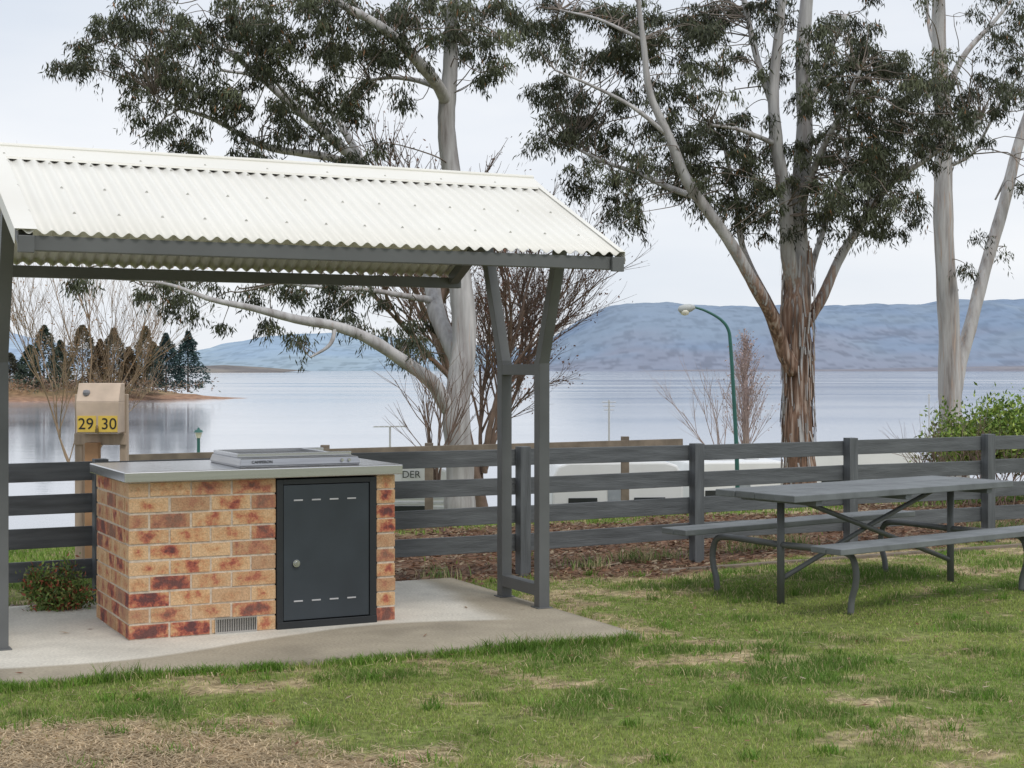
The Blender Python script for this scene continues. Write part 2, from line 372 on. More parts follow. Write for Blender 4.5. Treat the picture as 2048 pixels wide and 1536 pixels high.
for zz in (.755,.155):
    for i in range(4):
        x=.972+i*.112; mb.box(x,x+.056,-.0085,-.0055,zz,zz+.009)
mb.build('door_slots',mat('slot_light',(.45,.45,.46),.5),bbq,bevel=.001)
mb=MB(MS); mb.tube([(.985,-.004,.385),(.985,-.02,.385)],.022,20); mb.tube([(.985,-.02,.385),(.985,-.026,.385)],.013,16); mb.box(.983,.987,-.03,-.026,.375,.395); mb.build('lock',m_steel,bbq,bevel=.001)
mb=MB(MS); mb.box(-.035,1.655,-.045,.945,.897,.957); mb.build('counter_top',m_steel,bbq,bevel=.006)
mb=MB(MS)
def frustum(mb,s0,s1,t0,t1,z0,z1,ins):
    mb.add([(s0,t0,z0),(s1,t0,z0),(s1,t1,z0),(s0,t1,z0),(s0+ins,t0+ins,z1),(s1-ins,t0+ins,z1),(s1-ins,t1-ins,z1),(s0+ins,t1-ins,z1)],
              [(0,3,2,1),(4,5,6,7),(0,1,5,4),(1,2,6,5),(2,3,7,6),(3,0,4,7)])
hs0,hs1=.66,1.42
mb.box(hs0+.006,hs1-.006,.066,.714,.9572,.966)
frustum(mb,hs0,hs1,.06,.72,.9662,1.010,.014)
mb.build('hotplate_body',m_steel2,bbq,bevel=.004)
mb=MB(MS); mb.box(hs0+.02,hs1-.02,.17,.19,1.010,1.034); mb.box(hs0+.02,hs1-.02,.68,.70,1.010,1.034); mb.box(hs0+.02,hs0+.04,.19,.68,1.010,1.034); mb.box(hs1-.17,hs1-.15,.19,.68,1.010,1.034); mb.build('hotplate_rim',m_steel,bbq,bevel=.003)
mb=MB(MS); mb.box(hs0+.042,hs1-.172,.192,.678,1.0105,1.016); mb.build('hotplate_plate',mat('hotplate_dark',(.16,.16,.16),.4,6,.3,0,1.),bbq)
mb=MB(MS)
for x in (1.30,1.345): mb.tube([(x,.072,.988),(x,.052,.988)],.009,14)
mb.build('hotplate_buttons',m_steel,bbq)
tx_=MS@Vector((.80,.0625,.988)); text('maker_label','CAMPERON',.024,tx_,ang,mat('label_ink',(.04,.04,.04),.6),bbq,.0008,tilt=math.radians(75))
# ---------------------------------------------------------------- shelter
sh=empty('picnic_shelter')
m_frame=mat('grey_frame_paint',(.12,.125,.127),.5,4,.12,.04)
m_roof=mat('cream_steel_roof',(.75,.73,.67),.45,1.2,.05,0,c2=(.82,.805,.75))
RS0,RS1=-.745,2.715; RT=.325; RW=1.208; RZ=2.786; EZ=2.222
slope=(RZ-EZ)/RW
sv=np.arange(RS0,RS1+1e-6,.0076)
for side,sg in (('roof_sheet_front',-1),('roof_sheet_rear',1)):
    vs=[];rows=(0.,.25,.5,.75,1.)
    for k in rows:
        t=RT+sg*RW*k; z=RZ-slope*RW*k+.011*np.sin(2*np.pi*(sv-RS0)/.0762)
        vs.append(np.stack([O.x+sv*cu_-t*su_,O.y+sv*su_+t*cu_,z],-1))
    V=np.concatenate(vs); gi=np.arange(len(V)).reshape(len(rows),-1)
    q=np.stack([gi[:-1,:-1],gi[:-1,1:],gi[1:,1:],gi[1:,:-1]],-1).reshape(-1,4)
    if sg<0: q=q[:,::-1]
    ob=np_mesh(side,V,[q],m_roof,None,sh,True); sm=ob.modifiers.new('s','SOLIDIFY'); sm.thickness=.0015
mb=MB(MS)
for sg in (-1,1):
    t1=RT+sg*.165; z1=RZ-slope*.165+.016
    mb.add([(RS0-.02,RT,RZ+.022),(RS1+.02,RT,RZ+.022),(RS1+.02,t1,z1),(RS0-.02,t1,z1)],[(0,1,2,3)])
    mb.add([(RS0-.02,t1,z1),(RS1+.02,t1,z1),(RS1+.02,t1+sg*.004,z1-.012),(RS0-.02,t1+sg*.004,z1-.012)],[(0,1,2,3)])
mb.tube([(RS0-.02,RT,RZ+.024),(RS1+.02,RT,RZ+.024)],.014,10)
for sg in (-1,1):
    for s0,dr in ((RS0-.012,1),(RS1+.012,-1)):
        a=(s0,RT,RZ+.017);b_=(s0,RT+sg*(RW+.01),EZ+.012); w_=.11 if dr==1 else .035
        a2=(s0+dr*w_,a[1],a[2]); b2=(s0+dr*w_,b_[1],b_[2])
        mb.add([a,b_,b2,a2],[(0,1,2,3)])
        a3=(s0,a[1],a[2]-.075); b3=(s0,b_[1],b_[2]-.075); mb.add([a,b_,b3,a3],[(0,1,2,3)])
ob=mb.build('ridge_and_barge_capping',m_roof,sh); sm=ob.modifiers.new('s','SOLIDIFY'); sm.thickness=.002; sm.offset=0
mb=MB(MS)
for k in (.10,.19,.50,.80):
    for i in range(1,45,3 if k>.15 else 5):
        s=RS0+.0762*(i+.25); t=RT-RW*k; z=RZ-slope*RW*k+(.011 if k>.15 else .016)
        mb.lathe((s,t,z),[(.0085,-.002),(.0085,.002),(.005,.003),(.005,.007)],8)
mb.build('roof_screws',mat('screw_head',(.5,.49,.45),.5),sh)
mb=MB(MS)
for sg in (-1,1):
    t=RT+sg*(RW-.05); zc=EZ-.055
    mb.box(RS0+.02,RS1+.01,t-.0325,t+.0325,zc-.0375,zc+.0375)
mb.box(RS0+.1,RS1-.1,RT-.035,RT+.035,RZ-.13,RZ-.055)
for s in (-.69,2.66):
    for sg in (-1,1):
        mb.beam((s,RT+sg*.02,RZ-.062),(s,RT+sg*(RW-.085),EZ-.032),.070,.070,(0,0,1))
        mb.beam((s,RT+sg*.275,1.575),(s,RT+sg*.575,2.43),.070,.070,(0,1,0))
        tq=RT+sg*.275; mb.box(s-.0375,s+.0375,tq-.0375,tq+.0375,0,1.60)
        mb.box(s-.055,s+.055,tq-.055,tq+.055,0,.006)
    mb.box(s-.036,s+.036,RT-.2375,RT+.2375,1.50,1.572)
    mb.box(s-.036,s+.036,RT-.2375,RT+.2375,.075,.15)
mb.build('steel_frame',m_frame,sh,bevel=.004)
mb=MB(MS)
for s in (RS0+.045,RS1-.035): mb.box(s-.04,s+.04,RT-RW-.012,RT-RW+.012,EZ-.105,EZ-.02)
mb.build('beam_end_caps',m_frame,sh,bevel=.003)
# ---------------------------------------------------------------- fence
fn=empty('timber_fence'); fa=math.atan(.53); Ff=Vector((.08,11.78,0))
MF=Matrix(((math.cos(fa),-math.sin(fa),0,Ff.x),(math.sin(fa),math.cos(fa),0,Ff.y),(0,0,1,0),(0,0,0,1)))
m_fence=mat('grey_painted_timber',(.105,.113,.121),.6,3,.28,.35,stretch=(1,1,9))
mb=MB(MF); st_=1.596
for k in range(-5,8):
    x=k*st_; mb.box(x-.045,x+.045,-.055,.035,-.1,.945+random.uniform(-.008,.008))
mb.build('posts',mat('grey_painted_post',(.105,.113,.121),.6,3,.25,.3,stretch=(9,9,1)),fn,bevel=.004)
mb=MB(MF)
for (z0,z1) in ((.155,.285),(.368,.50),(.582,.71),(.80,.925)):
    for k in range(-5,7,1):
        x=k*st_; dz=random.uniform(-.009,.009); dz2=random.uniform(-.009,.009)
        y0,y1=.0365,.062
        mb.add([(x+.002,y0,z0+dz),(x+st_-.002,y0,z0+dz2),(x+st_-.002,y1,z0+dz2),(x+.002,y1,z0+dz),(x+.002,y0,z1+dz),(x+st_-.002,y0,z1+dz2),(x+st_-.002,y1,z1+dz2),(x+.002,y1,z1+dz)],
          [(0,3,2,1),(4,5,6,7),(0,1,5,4),(1,2,6,5),(2,3,7,6),(3,0,4,7)])
mb.build('rails',m_fence,fn,bevel=.003)
m_oldwood=mat('weathered_wood',(.19,.155,.12),.9,6,.3,.3)
sl=MB(MF); sl.box(1.0,6.4,-.42,-.36,-.06,-.005); sl.build('garden_edging',m_oldwood,None,bevel=.004)
bf=empty('lower_garden_fence'); mb=MB()
pb=P(1365,886,17.9)
for px,top,Yy in ((441,900,16.2),(650,890,16.6),(858,886,17.0),(1250,873,17.7)):
    p=P(px,top,Yy); mb.box(p.x-.045,p.x+.045,p.y-.045,p.y+.045,-.9,p.z)
mb.beam(P(250,919,15.8),pb,.03,.10); a=P(640,899,16.6);a.z-=.42; c=pb.copy(); c.z-=.42; mb.beam(a,c,.03,.10)
mb.build('posts_and_rails',m_oldwood,bf,bevel=.004)
# ---------------------------------------------------------------- picnic table
pt=empty('picnic_table')
td=Vector((.807,.591,0)).normalized(); M0=Vector((1.6,10.22,-.01)); tp=Vector((td.y,-td.x,0))
MT=Matrix(((td.x,-tp.x,0,M0.x),(td.y,-tp.y,0,M0.y),(0,0,1,M0.z),(0,0,0,1)))
m_tab=mat('grey_painted_planks',(.155,.168,.175),.5,5,.22,.3,stretch=(1,1,1))
mb=MB(MT); Lt=2.28
for i in range(4):
    y0=-.37+i*.187; e_=random.uniform(-.012,.012); mb.box(e_,Lt+e_,y0,y0+.180,.69,.733+random.uniform(-.003,.003))
for sg in (-1,1):
    c=sg*.70
    for i in range(2): 
        y0=c-.125+i*.128; mb.box(-.08,Lt+.06,y0,y0+.123,.40,.44)
mb.build('planks',m_tab,pt,bevel=.005)
mb=MB(MT)
for x in (.25,1.14,2.03): mb.box(x-.03,x+.03,-.345,.345,.655,.689)
mb.build('battens',m_tab,pt,bevel=.003)
mb=MB(MT); r=.022
for x in (.25,2.03):
    mb.tube([(x,0,.66),(x,0,-.02)],.026,12)
    for sg in (-1,1):
        pts=catmull([(x,0,.372),(x,sg*.30,.378),(x,sg*.52,.378),(x,sg*.62,.35),(x,sg*.655,.26),(x,sg*.65,.17),(x,sg*.62,.08),(x,sg*.61,-.02)],5)
        mb.tube(pts,r,10)
mb.tube([(.25,0,.14),(1.2,.02,.46),(1.85,.02,.66)],.018,8); mb.tube([(2.03,0,.14),(1.1,-.02,.44),(.42,-.02,.66)],.018,8)
mb.build('pipe_frame',m_frame,pt,sm=True)
# ---------------------------------------------------------------- power box
pw=empty('power_outlet_box'); Yp=11.6
m_wd=mat('pale_timber',(.50,.40,.31),.85,4,.25,.3,stretch=(4,4,.6)); m_box=mat('beige_box',(.58,.46,.36),.6,5,.2,.1)
mb=MB()
x0=P(148,0,Yp).x; x1=P(164,0,Yp).x; mb.box(x0,x1,Yp+.02,Yp+.09,-.2,1.35)
x0=P(238,0,Yp).x; x1=P(252,0,Yp).x; mb.box(x0,x1,Yp+.02,Yp+.09,-.2,1.35)
mb.box(P(148,0,Yp).x,P(252,0,Yp).x,Yp-.0,Yp+.018,.97,1.055)
mb.build('timber_posts',m_wd,pw,bevel=.004)
mb=MB(); mb.box(P(175,0,Yp).x,P(202,0,Yp).x,Yp-.08,Yp-.002,-.2,.99); mb.build('centre_post',mat('orange_timber',(.42,.24,.13),.8,5,.25,.2),pw,bevel=.004)
mb=MB(); bx0=P(166,0,Yp).x; bx1=P(250,0,Yp).x
mb.box(bx0,bx1,Yp-.19,Yp-.003,1.065,1.30)
mb.add([(bx0,Yp-.19,1.30),(bx1,Yp-.19,1.30),(bx1,Yp-.003,1.30),(bx0,Yp-.003,1.30),(bx0,Yp-.12,1.435),(bx1,Yp-.12,1.435),(bx1,Yp-.003,1.435),(bx0,Yp-.003,1.435)],[(4,5,6,7),(0,1,5,4),(1,2,6,5),(2,3,7,6),(3,0,4,7)])
mb.build('box_body',m_box,pw,bevel=.006)
mb=MB(); mb.lathe((bx0+.07,Yp-.158,1.365),[(.001,-.03),(.022,-.02),(.028,0),(.022,.018),(.001,.022)],12); mb.build('grey_cap',mat('grey_cap',(.25,.25,.27),.7),pw)
m_yel=mat('yellow_label',(.78,.55,.10),.6,6,.08)
mb=MB(); c=(bx0+bx1)/2; mb.box(bx0+.012,c-.008,Yp-.1935,Yp-.1905,1.075,1.195); mb.box(c+.008,bx1-.008,Yp-.1935,Yp-.1905,1.075,1.195); mb.build('number_plates',m_yel,pw)
m_ink=mat('black_ink',(.02,.02,.02),.6)
text('number_29','29',.118,(bx0+.075,Yp-.195,1.132),0,m_ink,pw); text('number_30','30',.118,(bx1-.07,Yp-.195,1.132),0,m_ink,pw)
mb=MB(); mb.box(c-.010,c+.012,Yp-.21,Yp-.195,1.07,1.10); mb.tube(catmull([(c-.006,Yp-.2,1.1),(c-.006,Yp-.2,1.115),(c+.001,Yp-.2,1.122),(c+.008,Yp-.2,1.115),(c+.008,Yp-.2,1.1)],4),.0025,6); mb.build('padlock',mat('brass',(.3,.22,.1),.4,metal=1.),pw)
# ---------------------------------------------------------------- trees
def barkmat():
    m,nt,b=newmat('gum_bark'); L=nt.links.new
    tc=N(nt,'ShaderNodeTexCoord'); mp=N(nt,'ShaderNodeMapping'); mp.inputs['Scale'].default_value=(9,9,.9); L(tc.outputs['Object'],mp.inputs['Vector'])
    n1=N(nt,'ShaderNodeTexNoise'); n1.inputs['Scale'].default_value=1.; n1.inputs['Detail'].default_value=7; n1.inputs['Roughness'].default_value=.6; L(mp.outputs['Vector'],n1.inputs['Vector'])
    cr=N(nt,'ShaderNodeValToRGB'); e=cr.color_ramp.elements; e[0].position=.3; e[0].color=(.20,.18,.17,1); e[1].position=.72; e[1].color=(.60,.58,.57,1)
    q=e.new(.40); q.color=(.34,.32,.315,1); q=e.new(.55); q.color=(.47,.46,.46,1)
    L(n1.outputs['Fac'],cr.inputs['Fac'])
    mp2=N(nt,'ShaderNodeMapping'); mp2.inputs['Scale'].default_value=(24,24,1.3); L(tc.outputs['Object'],mp2.inputs['Vector'])
    n2=N(nt,'ShaderNodeTexNoise'); n2.inputs['Scale'].default_value=1.; n2.inputs['Detail'].default_value=6; L(mp2.outputs['Vector'],n2.inputs['Vector'])
    cb=N(nt,'ShaderNodeValToRGB'); e=cb.color_ramp.elements; e[0].position=.36; e[0].color=(.07,.042,.03,1); e[1].position=.68; e[1].color=(.46,.36,.30,1); q=e.new(.52); q.color=(.24,.14,.095,1)
    L(n2.outputs['Fac'],cb.inputs['Fac'])
    at=N(nt,'ShaderNodeAttribute'); at.attribute_name='Col'; sp=N(nt,'ShaderNodeSeparateColor'); L(at.outputs['Color'],sp.inputs['Color'])
    ad=N(nt,'ShaderNodeMath',operation='ADD'); L(sp.outputs['Red'],ad.inputs[0]); L(n2.outputs['Fac'],ad.inputs[1])
    mr=N(nt,'ShaderNodeMapRange'); mr.inputs['From Min'].default_value=.85; mr.inputs['From Max'].default_value=1.0; L(ad.outputs[0],mr.inputs['Value'])
    mx=N(nt,'ShaderNodeMix',data_type='RGBA'); L(mr.outputs['Result'],mx.inputs['Factor']); L(cr.outputs['Color'],mx.inputs['A']); L(cb.outputs['Color'],mx.inputs['B'])
    L(mx.outputs['Result'],b.inputs['Base Color']); b.inputs['Roughness'].default_value=.8
    bp=N(nt,'ShaderNodeBump'); bp.inputs['Strength'].default_value=.45; bp.inputs['Distance'].default_value=.025; L(n2.outputs['Fac'],bp.inputs['Height']); L(bp.outputs['Normal'],b.inputs['Normal'])
    return m
m_bark=barkmat()
m_twig=mat('gum_twig',(.20,.165,.14),.9,6,.3)
m_leaf=mat_v('gum_leaf',.55,1.2,.25,0,.15,.35)
def limbs(mb,data,Y0,store,n=12,brown=None):
    for L in data:
        pts=[];rad=[]
        for (px,py,rp,dy) in L:
            p=P(px,py,Y0+dy); pts.append((p.x,p.y,p.z,rp*(Y0+dy)/F))
        q=catmull(pts,7); w=[Vector(a[:3]) for a in q]; r=[max(.004,a[3]) for a in q]
        ph=random.random()*6
        for i,a in enumerate(w):
            kx=min(1,i/6)*min(r[i],.10)*.22; w[i]=a+Vector((math.sin(i*.43+ph)*kx,math.cos(i*.37+ph)*kx,0))
        r=[a*(1+.03*math.sin(i*1.1+ph)+random.uniform(-.03,.03)) for i,a in enumerate(r)]
        i0=len(mb.v); mb.tube(w,r,n if r[0]>.05 else 7)
        if brown:
            for k in range(i0,len(mb.v)):
                z=mb.v[k][2]; mb.c[k]=(brown(z,mb.v[k]),0,0)
        store+= [(a.x,a.y,a.z,rr) for a,rr in zip(w,r)]
def leafmesh(pos,dr,ln_,wd,col):
    n=len(pos); rv=rng.normal(size=(n,3)); sd=np.cross(dr,rv); sd/=np.linalg.norm(sd,axis=1)[:,None]+1e-9
    mid=pos+dr*(ln_*.42)[:,None]; V=np.stack([pos,mid-sd*(wd/2)[:,None],pos+dr*ln_[:,None],mid+sd*(wd/2)[:,None]],1).reshape(-1,3)
    i=np.arange(n)*4; return V,np.stack([i,i+1,i+2,i+3],-1),np.repeat(col,4,axis=0)
def crown(name,masses,Y0,store,parent,tw,per=150,ysp=1.6,area=1500.,cR=40,ls=1.,dark=1.):
    st=np.array(store); A=[];D=[];CC=[];LL=[]
    for ms in masses:
        px,py,rx,ry=ms[:4]; dn=ms[4] if len(ms)>4 else 1.; dyc=random.uniform(-.7,.7)*ysp
        n=max(2,int(math.pi*rx*ry/area*dn))
        for k in range(n):
            a=random.random()*6.283; q=math.sqrt(random.random())
            Yc=Y0+dyc+random.gauss(0,ysp*.45)
            c=P(px+rx*q*math.cos(a),py+ry*q*math.sin(a),Yc); c=np.array(c)
            dd=st[:,:3]-c; dist=np.linalg.norm(dd,axis=1)+np.maximum(0,st[:,2]-c[2])*.6+st[:,3]*4
            j=np.argmin(dist); b=st[j,:3]
            m1=b*.66+c*.34+rng.normal(0,.09,3)*min(1,dist[j]); m2=b*.33+c*.67+rng.normal(0,.09,3)*min(1,dist[j]); m1[2]+=.07*dist[j]; m2[2]+=.06*dist[j]
            pts=catmull([b,m1,m2,c],3); tw.tube([Vector(p) for p in pts],[max(.0025,.003+.006*min(1.5,dist[j])*(1-i/len(pts))) for i in range(len(pts))],4,False)
            R=cR*Y0/F*random.uniform(.75,1.3); tone=random.uniform(.6,1.3)*dark; hue=random.random()
            nsp=9; pr=int(per*random.uniform(.7,1.2))
            for s_ in range(nsp):
                dv=rng.normal(size=3); dv[2]*=.5; dv/=np.linalg.norm(dv); ln0=R*random.uniform(.5,1.35)
                m_=pr//nsp; u=rng.random(m_)**.6
                pp=c+dv*ln0*u[:,None]; pp[:,2]-=(u**2)*ln0*.55; pp+=rng.normal(0,R*.18,(m_,3))
                dr=dv*.15+rng.normal(0,.42,(m_,3)); dr[:,2]-=.95; dr/=np.linalg.norm(dr,axis=1)[:,None]
                A.append(pp);D.append(dr); LL.append((.045+.06*rng.random(m_))*ls)
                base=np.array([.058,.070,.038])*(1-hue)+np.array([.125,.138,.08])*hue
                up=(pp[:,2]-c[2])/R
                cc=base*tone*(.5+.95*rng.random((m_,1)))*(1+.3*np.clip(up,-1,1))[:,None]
                br=rng.random(m_)<.02; cc[br]=[.25,.13,.06]
                CC.append(cc)
    A=np.concatenate(A);D=np.concatenate(D);LL=np.concatenate(LL);CC=np.concatenate(CC)
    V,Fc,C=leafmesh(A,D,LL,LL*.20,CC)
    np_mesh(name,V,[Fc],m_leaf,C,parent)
t1=empty('eucalyptus_tree'); store=[]; mb=MB()
dat=[[(925,1060,34,0),(918,960,29,0),(915,860,27,0),(922,740,25,0),(925,600,24,.05),(912,450,21,.1),(900,330,19,.15),(896,200,17,.2),(900,90,14,.2),(912,-30,11,.1),(920,-140,8,0)],
 [(905,830,16,0),(870,775,15,-.2),(820,730,13,-.4),(750,685,12,-.7),(670,652,10,-.9),(590,638,9,-1.1),(500,615,7,-1.2),(420,598,5,-1.3),(340,570,3.5,-1.3),(270,560,2,-1.3)],
 [(925,760,20,.1),(905,700,18,.25),(875,620,17,.5),(850,540,15,.8),(790,420,13,1.0),(728,338,11,1.1),(680,290,10,1.1),(600,225,9,1.0),(540,170,7,1.0),(470,110,5,.9),(420,50,3,.8)],
 [(728,338,9,1.1),(660,315,8,.6),(560,300,7,.3),(500,280,6,.1),(430,240,4.5,0),(360,215,3,0),(310,190,2,0)],
 [(728,338,8,1.1),(700,280,7,1.5),(650,210,6,1.8),(560,160,4,2),(440,140,3,2)],
 [(896,210,13,.2),(860,150,12,-.2),(800,85,10,-.6),(740,40,9,-.8),(670,0,7,-1),(600,-60,5,-1)],
 [(897,190,8,.2),(850,165,6,.5),(790,155,4,.8),(740,160,3,1)],
 [(865,600,8,.5),(800,590,6,.2),(740,580,5,0),(650,575,3.5,-.3),(560,565,2.5,-.5)],
 [(670,652,5,-.9),(660,690,4,-1),(620,715,2,-1.1)],
 [(900,90,6,.2),(940,60,4,.6),(990,20,3,.9)],[(540,170,4,1),(430,90,3.5,1),(300,60,3,1),(180,90,2,1)],[(600,225,4,1),(520,120,3.5,.5),(470,30,3,.2),(440,-40,2,0)]]
limbs(mb,dat,18,store,16,brown=lambda z,v: float(.10+.2*vnoise(v[0]*3,z,.8,12)))
tw=MB()
mm=[(150,112,45,35,.9),(210,90,60,45,1),(290,40,100,50,1.1),(430,55,110,65,1.1),(310,150,90,50,1.1),(400,150,70,45,.9),(590,35,120,60,1.1),(545,120,90,50,1),(440,195,80,40,1),(280,225,45,35,.7),(370,270,60,35,1),(330,240,50,30,.7),(480,285,80,28,.8),(640,225,70,50,1),(600,180,70,40,.8),(690,120,80,60,1),(735,295,30,32,1),(680,290,50,25,.6),(800,105,65,60,.8),(815,195,25,30,.6),(860,30,70,45,1.1),(960,90,50,75,1.1),(950,10,70,35,1.1),(1010,60,40,50,.8),(560,240,60,35,.7),(740,20,80,40,1),(740,190,40,40,.6),
 (200,560,60,18,.8),(350,575,80,28,1),(410,635,45,22,.8),(370,610,60,20,.8),(540,580,80,25,1),(560,640,35,20,.7),(640,595,70,28,.9),(720,590,60,28,.8),(780,650,50,45,.8),(840,685,38,55,.9),(700,650,30,25,.5),(610,670,30,15,.4)]
crown('leaves',mm,18,store,t1,tw,per=185,ysp=1.0,area=900,cR=30)
mb.build('trunk_and_limbs',m_bark,t1,sm=True,colour=True)
tw.build('twigs',m_twig,t1,sm=True)
t2=empty('eucalyptus_tree'); store=[]; mb=MB()
dat=[[(1595,1060,40,0),(1597,960,34,0),(1597,860,30,0),(1597,760,30,0),(1592,660,31,0),(1595,560,26,0),(1598,450,19,.1),(1605,300,17,.2),(1608,150,15,.2),(1612,0,13,.2),(1615,-120,10,.1)],
 [(1588,600,17,0),(1578,500,15,-.2),(1568,400,13,-.3),(1556,290,13,-.4),(1545,180,11,-.4),(1560,60,9,-.4),(1570,-60,7,-.4)],
 [(1548,220,8,-.4),(1525,150,7,-.2),(1500,60,6,0),(1480,-40,5,0)],
 [(1588,745,18,-.1),(1565,690,15,-.2),(1530,610,13,-.5),(1480,515,12,-.8),(1420,430,11,-1),(1370,350,11,-1.1),(1335,270,9,-1.2),(1300,180,7,-1.2),(1285,80,6,-1.2),(1275,-30,4,-1.2)],
 [(1395,395,7,-1),(1340,375,6,-.6),(1270,345,5,-.3),(1200,320,3.5,0),(1140,290,2.5,.2)],
 [(1580,680,11,.1),(1545,620,8,.4),(1500,530,6.5,.7),(1478,460,6,.8),(1472,390,5,.8),(1450,300,3.5,.8)],
 [(1608,650,14,.1),(1645,590,11,.2),(1690,500,9,.3),(1740,420,8,.3),(1790,360,7,.2),(1850,320,5,.1),(1900,285,4,0),(1960,240,2.5,0)],
 [(1615,560,8,.1),(1640,480,6,.5),(1665,400,5,.8),(1690,330,4,1),(1700,240,3,1)],
 [(1740,420,5,.3),(1745,350,4,.8),(1770,280,3,1)],
 [(1600,420,8,.1),(1630,330,7,-.4),(1680,230,5,-.8),(1720,140,3,-1)],[(1335,270,5,-1.2),(1260,210,4,-1.2),(1180,170,3,-1),(1110,140,2,-1)],[(1605,250,7,.2),(1650,130,6,.5),(1690,30,5,.7)],[(1285,80,4,-1.2),(1200,40,3,-1),(1120,20,2,-.8)],[(1556,290,6,-.4),(1480,260,4,-.8),(1420,250,3,-1)]]
limbs(mb,dat,21,store,16,brown=lambda z,v: .06+float(np.clip(1-(z-2.2)/1.5,0.0,1))*.56)
tw=MB()
mm=[(1080,45,55,60,1.2),(1170,75,80,75,1.2),(1240,130,50,50,1),(1110,180,55,45,1.2),(1105,260,50,38,1.2),(1180,270,75,50,1.2),(1150,230,60,40,1),(1185,350,55,40,1.2),(1240,380,45,50,1.1),(1245,425,38,28,1.2),(1290,200,75,60,1),(1320,290,80,50,1.2),(1320,60,100,70,1.2),(1410,100,70,60,.9),(1440,40,90,55,1),(1400,190,60,50,.8),(1430,300,85,55,1.3),(1350,360,70,32,1.2),(1400,385,40,40,1.1),(1490,390,80,48,1.3),(1520,440,50,30,1),(1500,260,55,50,1),(1540,330,50,50,1),(1530,90,50,70,.7),(1640,200,55,55,1),(1670,90,75,75,1.1),(1640,320,55,60,1.2),(1735,150,65,55,1.2),(1730,250,85,55,1.3),(1800,310,80,60,1.3),(1760,350,70,50,1.2),(1690,385,70,48,1.3),(1790,415,58,45,1.3),(1720,455,50,28,1),(1850,220,80,65,1.2),(1870,140,55,45,1),(1790,140,50,50,.9),(1950,180,65,60,1.1),(1900,250,60,40,1),(1560,440,45,30,.9),(1620,440,40,30,.7),(1930,280,45,30,.8),(1560,10,60,30,.8),(1720,30,60,50,.6)]
crown('leaves',mm,21,store,t2,tw,per=180,ysp=1.3,area=850,cR=27,ls=1.08,dark=.9)
random.seed(3)
for i in range(300):
    a=random.random()*6.283; z=random.uniform(-.3,3.3); p=P(1596,738-(z-H)/21*F,21); R=.215+.01*random.random()
    L=random.uniform(.15,.6); w=random.uniform(.008,.024); off=random.uniform(.0,.035)
    ct,st2=math.cos(a),math.sin(a); tx_,ty_=-st2*w,ct*w; dr=random.uniform(-.05,.05)
    i0=len(mb.v)
    mb.add([(p.x+ct*R-tx_,p.y+st2*R-ty_,z),(p.x+ct*R+tx_,p.y+st2*R+ty_,z),(p.x+ct*(R+off)+tx_*.7-st2*dr,p.y+st2*(R+off)+ty_*.7+ct*dr,z-L),(p.x+ct*(R+off)-tx_*.7-st2*dr,p.y+st2*(R+off)-ty_*.7+ct*dr,z-L)],[(0,1,2,3)])
    for k in range(i0,len(mb.v)): mb.c[k]=(random.choice((.1,.5,.62)),0,0)
mb.build('trunk_and_limbs',m_bark,t2,sm=True,colour=True)
tw.build('twigs',m_twig,t2,sm=True)
t3=empty('eucalyptus_tree'); store=[]; mb=MB()
dat=[[(1908,960,30,0),(1904,850,24,0),(1898,700,22,0),(1890,500,20,0),(1886,300,18,0),(1882,150,16,0),(1876,0,13,0),(1870,-120,10,0)],
 [(1905,800,18,0),(1925,700,14,.2),(1955,600,13,.4),(1995,450,12,.6),(2030,320,11,.8),(2065,200,9,1),(2110,60,7,1)],
 [(1884,200,7,0),(1930,110,6,.4),(1990,40,4,.8),(2040,-20,3,1)],[(1884,120,5,0),(1860,60,4,.4),(1850,-20,3,.6)],[(2030,320,5,.8),(2010,360,3,.9),(1990,400,2,1)],[(1905,330,4,0),(1950,300,3,-.2),(2010,190,3,-.4),(2060,120,2,-.4)]]
limbs(mb,dat,26,store,14,brown=lambda z,v: .30)
tw=MB()
mm=[(1990,15,60,30,1),(2040,60,50,60,1.1),(2030,150,35,50,1),(2100,180,60,60,1),(1960,90,35,30,.6),(2030,370,30,28,.5),(1980,500,25,40,.2),(1940,540,18,20,.2),(1870,-20,60,30,1),(2100,30,60,60,1),(2130,330,60,60,.7)]
crown('leaves',mm,26,store,t3,tw,per=130,ysp=1.3,area=900,cR=26,ls=1.15,dark=.9)
mb.build('trunk_and_limbs',m_bark,t3,sm=True,colour=True)
tw.build('twigs',m_twig,t3,sm=True)
# bare trees
def bare(mb,p,d,L,r,lvl,spread,up,tips,nseg=4,kids=(3,5)):
    pts=[Vector(p)];q=Vector(p);dd=Vector(d).normalized()
    for i in range(nseg):
        dd=(dd+Vector((random.gauss(0,.10),random.gauss(0,.10),random.gauss(0,.06)+up))).normalized(); q=q+dd*L/nseg; pts.append(q.copy())
    mb.tube(pts,[r*(1-.6*i/nseg) for i in range(nseg+1)],6 if lvl>2 else 4,False)
    tips+=pts[2:] if lvl<=1 else []
    if lvl==0: return
    for k in range(random.randint(*kids)):
        t=random.uniform(.25,1); i=min(nseg-1,int(t*nseg)); b=pts[i].lerp(pts[i+1],t*nseg-i)
        ax=Vector((random.gauss(0,1),random.gauss(0,1),random.gauss(0,.5))); nd=(dd+ax.normalized()*spread).normalized()
        bare(mb,b,nd,L*random.uniform(.5,.75),r*.5,lvl-1,spread,up,tips,nseg,kids)
